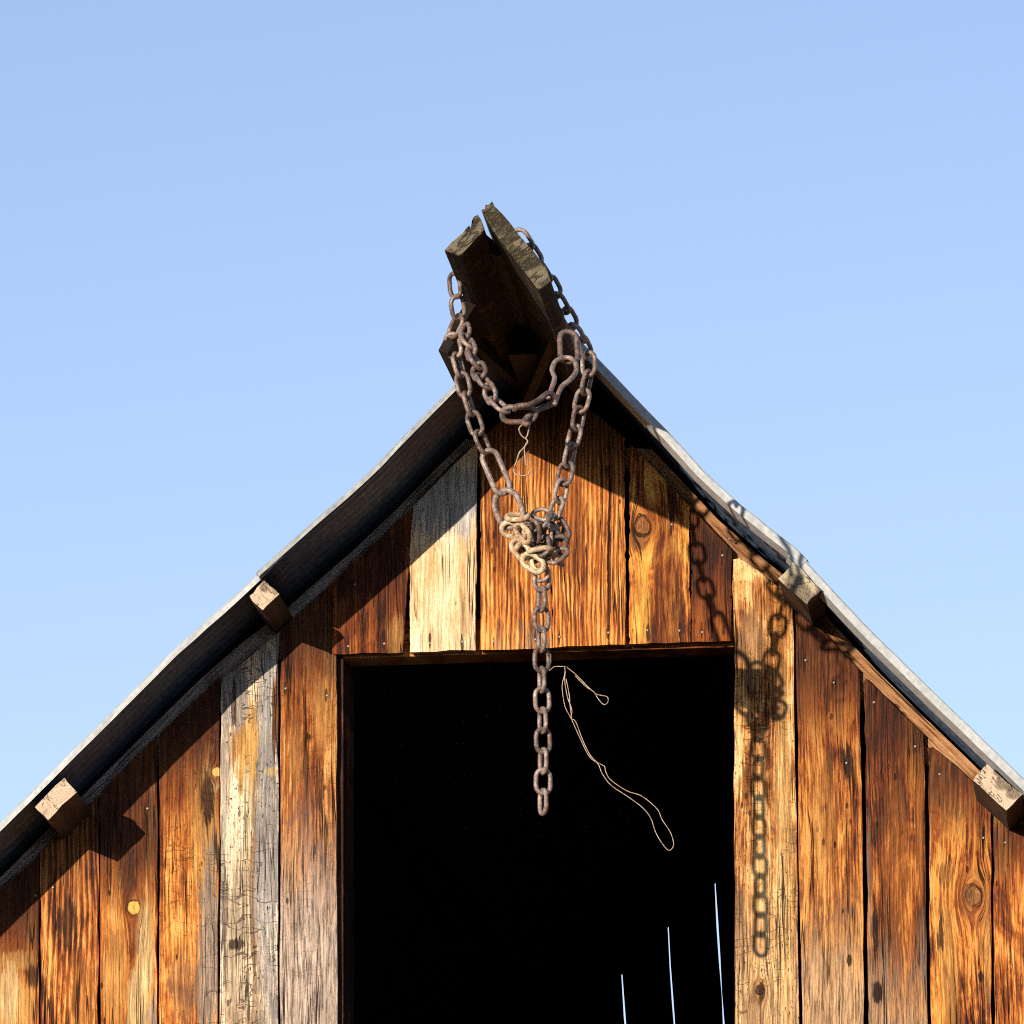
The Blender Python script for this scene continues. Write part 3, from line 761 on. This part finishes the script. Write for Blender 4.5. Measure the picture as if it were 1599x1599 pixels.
# ---- side walls, far gable with three gaps of daylight
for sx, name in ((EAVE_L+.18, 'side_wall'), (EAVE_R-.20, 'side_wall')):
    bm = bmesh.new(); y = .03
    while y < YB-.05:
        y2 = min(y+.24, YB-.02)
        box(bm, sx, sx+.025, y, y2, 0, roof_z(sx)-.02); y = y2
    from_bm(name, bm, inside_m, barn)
slits = [((971, 1528), (976, 1599)), ((1043, 1452), (1053, 1599)), ((1116, 1377), (1130, 1599))]
lines_ = []
for (a, b) in slits:
    pa, pb = P(*a, -YB), P(*b, -YB)
    lines_.append((pa, (pb.x-pa.x)/(pb.z-pa.z)))
k_ = lines_[1][1]
seams = []                                    # (x at z=7, slope, half gap)
for pa, k in lines_: seams.append((pa.x+k*(7-pa.z), k, .0032))
s0 = seams[0][0]
xs = sorted([s0-.24*i for i in range(1, 20)]+[seams[-1][0]+.24*i for i in range(1, 22)])
for x in xs: seams.append((x, k_, 0.0))
seams.sort()
for (xa, ka, ga), (xb, kb, gb) in zip(seams, seams[1:]):
    if xb < EAVE_L+.1 or xa > EAVE_R-.1: continue
    fa = lambda z: max(EAVE_L+.2, min(EAVE_R-.2, xa+ka*(z-7)+ga))
    fb = lambda z: max(EAVE_L+.2, min(EAVE_R-.2, xb+kb*(z-7)-gb))
    za = zb = 7.0
    for _ in range(10): za = roof_z(fa(za))-.022; zb = roof_z(fb(zb))-.022
    if fb(3)-fa(3) < .02: continue
    bm = bmesh.new()
    ja = [(fa(z)+R_.uniform(-.0022, .0022)*(ga > 0), z) for z in (za-.15*k for k in range(12, 0, -1))] if ga else []
    jb = [(fb(z)+R_.uniform(-.0022, .0022), z) for z in (zb-.15*k for k in range(12, 0, -1))] if gb else []
    pr = [(fa(0), 0), (fb(0), 0)]+jb+[(fb(zb), zb)]
    if fa(za) < apx < fb(zb): pr.append((apx, roof_z(apx)-.022))
    pr.append((fa(za), za)); pr += ja[::-1]
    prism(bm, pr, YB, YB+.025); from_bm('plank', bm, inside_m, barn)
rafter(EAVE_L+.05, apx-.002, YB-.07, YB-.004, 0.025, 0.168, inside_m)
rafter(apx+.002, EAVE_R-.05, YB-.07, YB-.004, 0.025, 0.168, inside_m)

# ---- nail heads
nail_m = aged('nail_steel', (.14, .11, .09), (.30, .28, .26), (.48, .46, .44), scale=200, rough=.45, metal=.5)
bm = bmesh.new()
bmesh.ops.create_uvsphere(bm, u_segments=8, v_segments=5, radius=.0040)
bmesh.ops.scale(bm, verts=bm.verts, vec=(1, .55, 1))
nail_me = bpy.data.meshes.new('nail'); bm.to_mesh(nail_me); bm.free(); nail_me.materials.append(nail_m)
planks = [o for o in barn.children if o.name.startswith('plank')]
def host(pt):
    best = None
    for o in planks:
        xs = [v.co.x for v in o.data.vertices]; zs = [v.co.z for v in o.data.vertices]
        if min(xs)-.002 < pt.x < max(xs)+.002 and min(zs) < pt.z < max(zs) and o.data.vertices[0].co.y < 1: best = o
    return best
for (x, y) in NAILS:
    pt = P(x, y, .008); h = host(pt)
    if h is None: continue
    yf = min(v.co.y for v in h.data.vertices)
    o = link('nail', nail_me, None, h); o.location = (pt.x, yf+.001, pt.z)

# ------------------------------------------------------------------ chains
rust_m = rust('rusty_iron', (.06, .040, .034), (.19, .14, .12), (.42, .33, .28), 0, .25, .42)
pale_rust = rust('bleached_rust', (.20, .12, .07), (.50, .37, .23), (.78, .66, .48), 0, .1, .6)
def link_mesh(name, Lo, Wo, d, seg=7, sides=8, mat=rust_m, wob=0.0):
    s = (Lo-Wo)/2; r = (Wo-d)/2; pts = []
    for sgn in (1, -1):
        for k in range(seg+1):
            a = -math.pi/2+math.pi*k/seg
            pts.append(Vector((sgn*(s+r*math.cos(a)), sgn*r*math.sin(a), wob*math.sin(k+sgn))))
    bm = bmesh.new(); tube(bm, pts, d/2, sides, closed=True)
    for f in bm.faces: f.smooth = True
    bmesh.ops.recalc_face_normals(bm, faces=bm.faces)
    me = bpy.data.meshes.new(name); bm.to_mesh(me); bm.free(); me.materials.append(mat); return me
def orient(o, a, b, roll, center=None):
    x = (b-a).normalized()
    ref = c_right if abs(x.dot(c_right)) < .9 else c_up
    y0 = (ref-x*ref.dot(x)).normalized(); z0 = x.cross(y0)
    y = y0*math.cos(roll)+z0*math.sin(roll); z = x.cross(y)
    c = (a+b)/2 if center is None else center
    o.matrix_basis = Matrix(((x.x, y.x, z.x, c.x), (x.y, y.y, z.y, c.y), (x.z, y.z, z.z, c.z), (0, 0, 0, 1)))
D = .0140
LINK = link_mesh('chain_link', .086, .058, D)
LINKP = link_mesh('chain_link_pale', .086, .058, .0172, mat=pale_rust)
PITCH = .086-2*D+.002
def run(pts, parent, start_roll=0.0, me=LINK, jitter=.22, pitch=PITCH, even=False, skip=0):
    """alternate links along a 3-D path"""
    path = catmull(pts, 10) if len(pts) > 2 else pts
    cum = [0.0]
    for a, b in zip(path, path[1:]): cum.append(cum[-1]+(b-a).length)
    n = max(1, int(round(cum[-1]/pitch)))
    pp = cum[-1]/n
    def at(s):
        for i in range(len(cum)-1):
            if cum[i+1] >= s or i == len(cum)-2:
                return path[i].lerp(path[i+1], (s-cum[i])/max(1e-9, cum[i+1]-cum[i]))
    nodes = [at(pp*i) for i in range(n+1)]
    for i in range(n):
        o = link('chain_link', me, None, parent)
        orient(o, nodes[i], nodes[i+1], start_roll+(math.pi/2 if i % 2 else 0)+R_.uniform(-jitter, jitter))
    return n
KL = 0.91                       # the hood and all that hangs from it share this depth factor
def PK(x, y, L): return P(x, y, L*KL if L > .2 else L)
def pts(*a): return [PK(*q) for q in a]

chain = empty('hanging_chain', PK(840, 840, 1.3), category='chain',
              label='long rusty chain draped over the hood, knotted above the door, its tail hanging straight')
chain_inv = Matrix.Translation(-PK(840, 840, 1.3))
LK = 1.30
# tail, built upward from its last link
run(pts((848, 1268, LK), (848, 1160, LK), (846, 1060, LK), (845.5, 960, LK), (846, 888, LK)), chain, start_roll=1.92, jitter=.10)
# left strand from the end of the lower hood board
run(pts((704, 524, 1.415), (708, 545, 1.41), (717, 572, 1.40), (723, 602, 1.395), (733, 635, 1.385), (745, 672, 1.375), (759, 705, 1.365)), chain, start_roll=.5)
# over the edge of the upper left board down to the lower one
run(pts((709, 428, 1.50), (711, 452, 1.49), (714, 485, 1.45), (722, 512, 1.42), (706, 522, 1.42)), chain, start_roll=.9)
# right strand
run(pts((919, 554, 1.28), (919, 585, 1.28), (907, 630, 1.28), (901, 664, 1.28), (891, 704, 1.28), (882, 742, 1.28), (874, 776, 1.29), (864, 808, 1.30)), chain, start_roll=.6)
# along the outer edge of the right hood board
run(pts((810, 362, 1.58), (820, 378, 1.56), (839, 408, 1.52), (858, 440, 1.48), (872, 467, 1.44), (887, 494, 1.40), (904, 524, 1.34), (919, 554, 1.28)), chain, start_roll=.7, jitter=.3)
# odd links of the left strand: one long link, one large round one
o = link('chain_link', link_mesh('long_link', .155, .066, .017), None, chain); orient(o, PK(759, 700, 1.365), PK(790, 774, 1.345), -.25)
o = link('chain_link', link_mesh('round_link', .135, .110, .019), None, chain); orient(o, PK(783, 764, 1.345), PK(806, 826, 1.33), .62)
# the knot
knot = [((790, 806), (826, 808), .30, .045, 1), ((799, 812), (834, 852), 1.2, .05, 1), ((786, 822), (816, 834), .35, .02, 1), ((801, 842), (824, 872), .5, .03, 1),
        ((816, 868), (849, 890), .15, .045, 1), ((828, 864), (860, 858), 1.2, .05, 1), ((806, 862), (826, 836), 1.3, .01, 1),
        ((834, 799), (862, 808), .35, .02, 0), ((858, 801), (843, 828), .9, .04, 0), ((836, 813), (836, 846), 1.0, .055, 0), ((854, 824), (856, 852), 1.1, .01, 0), ((846, 838), (850, 868), .7, .045, 0),
        ((866, 810), (884, 842), .5, -.02, 0), ((872, 836), (880, 866), .8, -.03, 0), ((884, 856), (858, 880), .35, .02, 0), ((862, 846), (878, 822), 1.2, -.045, 0),
        ((838, 880), (848, 902), .4, .0, 0), ((815, 820), (850, 836), .6, -.035, 0), ((826, 850), (860, 870), .2, -.03, 0), ((808, 834), (842, 822), 1.0, .0, 0), ((822, 842), (846, 872), .9, -.01, 0),
        ((850, 812), (872, 836), 1.1, .0, 0), ((856, 852), (878, 846), .6, .0, 0), ((830, 828), (868, 826), .3, -.05, 0)]
for (a, b, roll, dl, pale) in knot:
    o = link('chain_link', LINKP if pale else LINK, None, chain)
    q = R_.uniform(-.03, .03); pa, pb = PK(*a, LK+dl+q), PK(*b, LK+dl-q); orient(o, pa, pb, roll)
for k in range(6):                                  # loops buried at the back of the knot
    ang, rad = R_.uniform(0, 6.28), R_.uniform(4, 34)
    cx, cy = 842+rad*math.cos(ang), 846+rad*1.05*math.sin(ang)
    t = R_.uniform(0, 3.14); o = link('chain_link', LINKP if k % 3 == 0 else LINK, None, chain)
    dl = R_.uniform(-.05, .0)
    orient(o, PK(cx-15*math.cos(t), cy-15*math.sin(t), LK+dl+R_.uniform(-.03, .03)), PK(cx+15*math.cos(t), cy+15*math.sin(t), LK+dl+R_.uniform(-.03, .03)), R_.uniform(0, 3.1))
for ch in chain.children: ch.matrix_basis = chain_inv @ ch.matrix_basis

# short sling with ring, hook and loop slung across the mouth of the hood
sl0 = PK(810, 647, 1.88)
sling = empty('chain_sling', sl0, category='chain', label='short rusty chain slung across the hood mouth with an oval ring and pear-shaped loop')
run(pts((724, 512, 1.56), (735, 546, 1.68), (747, 578, 1.77), (758, 600, 1.83), (772, 626, 1.88), (789, 642, 1.90)), sling, start_roll=.9)
o = link('oval_ring', link_mesh('oval_ring', .116, .064, .0165), None, sling); orient(o, PK(782, 647, 1.90), PK(838, 647, 1.88), .42)
def rod(name, p, r, closed=False, n=6):
    bm = bmesh.new(); q = catmull(p, n) if not closed else catmull(p+[p[0]], n)[:-1]
    tube(bm, q, r, 8, closed=closed)
    return from_bm(name, bm, rust_m, sling, smooth=True)
rod('hook', pts((803, 640, 1.910), (809, 634, 1.930), (826, 632, 1.930), (842, 624, 1.900), (856, 614, 1.870), (866, 619, 1.850), (866, 627, 1.840), (855, 634, 1.850), (840, 640, 1.870), (824, 651, 1.890), (818, 660, 1.910), (826, 663, 1.920)), .0088)
rod('pear_loop', pts((856, 622, 1.828), (862, 605, 1.792), (866, 590, 1.760), (862, 578, 1.734), (866, 566, 1.707), (876, 560, 1.691), (890, 559, 1.684), (899, 568, 1.699), (899, 581, 1.728), (890, 593, 1.757), (877, 604, 1.785), (870, 620, 1.821), (866, 632, 1.849)), .0075)
o = link('oblong_link', link_mesh('oblong_link', .140, .068, .0165), None, sling); orient(o, PK(887, 506, 1.58), PK(889, 577, 1.68), -.15)
inv = Matrix.Translation(-sl0)
for ch in sling.children: ch.matrix_basis = inv @ ch.matrix_basis

# ------------------------------------------------------------------ wires
wire_m = rust('old_wire', (.14, .085, .06), (.32, .23, .17), (.54, .42, .32), 0, .35, .45)
def wire(name, paths, r, **props):
    bm = bmesh.new()
    for p in paths: tube(bm, catmull(pts(*p), 5), r, 5)
    me = bpy.data.meshes.new(name); bm.to_mesh(me); bm.free()
    o0 = PK(*paths[0][0])
    me.transform(Matrix.Translation(-o0))
    for f in me.polygons: f.use_smooth = True
    o = link(name, me, wire_m, None, **props); o.location = o0; return o
LW = .03
def w2(l, L=LW): return [(x, y, L) for x, y in l]
wire('long_wire', [w2([(882, 1040), (882, 1052), (878, 1069), (879, 1085), (883, 1105), (892, 1122), (906, 1153), (920, 1181), (934, 1193), (940, 1207), (954, 1226), (979, 1243), (1002, 1260), (1016, 1277), (1024, 1300), (1035.5, 1319), (1045, 1328),
                       (1052, 1319), (1047, 1300), (1034, 1280), (1026, 1263), (1002, 1243), (979, 1235), (954, 1218), (946, 1205), (944, 1197), (935, 1192)]),
                   w2([(883, 1048), (882, 1063), (886, 1088), (893, 1108), (892, 1122), (899, 1127), (911, 1158), (923, 1181), (936, 1193)], LW+.006),
                   w2([(884, 1060), (889, 1085), (890, 1100), (893, 1122)], LW+.004)],
     .0016, category='wire', label='long thin looped baling wire dangling in front of the dark door opening')
wire('short_wire', [w2([(884, 1041), (899, 1053), (910, 1064), (920, 1074), (932, 1084), (948, 1088), (949, 1097), (942.6, 1100), (934, 1091), (927, 1080), (915, 1072), (898, 1055)]),
                    w2([(860, 1021), (860, 1034), (858, 1047), (866, 1041), (884, 1041)], LW+.004)],
     .0016, category='wire', label='short looped wire end just below the lintel beside the chain')
wire('hanging_wire', [[(822, 655, 1.88), (826, 664, 1.88), (824, 678, 1.88), (820, 684, 1.88), (813, 678, 1.88), (811, 668, 1.88), (820, 660, 1.88)],
                      [(820, 684, 1.88), (824, 690, 1.88), (817, 700, 1.88), (811, 707, 1.88), (806, 722, 1.88), (802, 734, 1.88), (806, 741, 1.88), (816, 743, 1.88), (825, 741, 1.88), (826, 735, 1.88)],
                      [(823, 690, 1.88), (819, 700, 1.88), (820, 716, 1.88), (821, 727, 1.88)]],
     .0024, category='wire', label='twisted pale wire hook hanging under the oval ring of the upper chain')
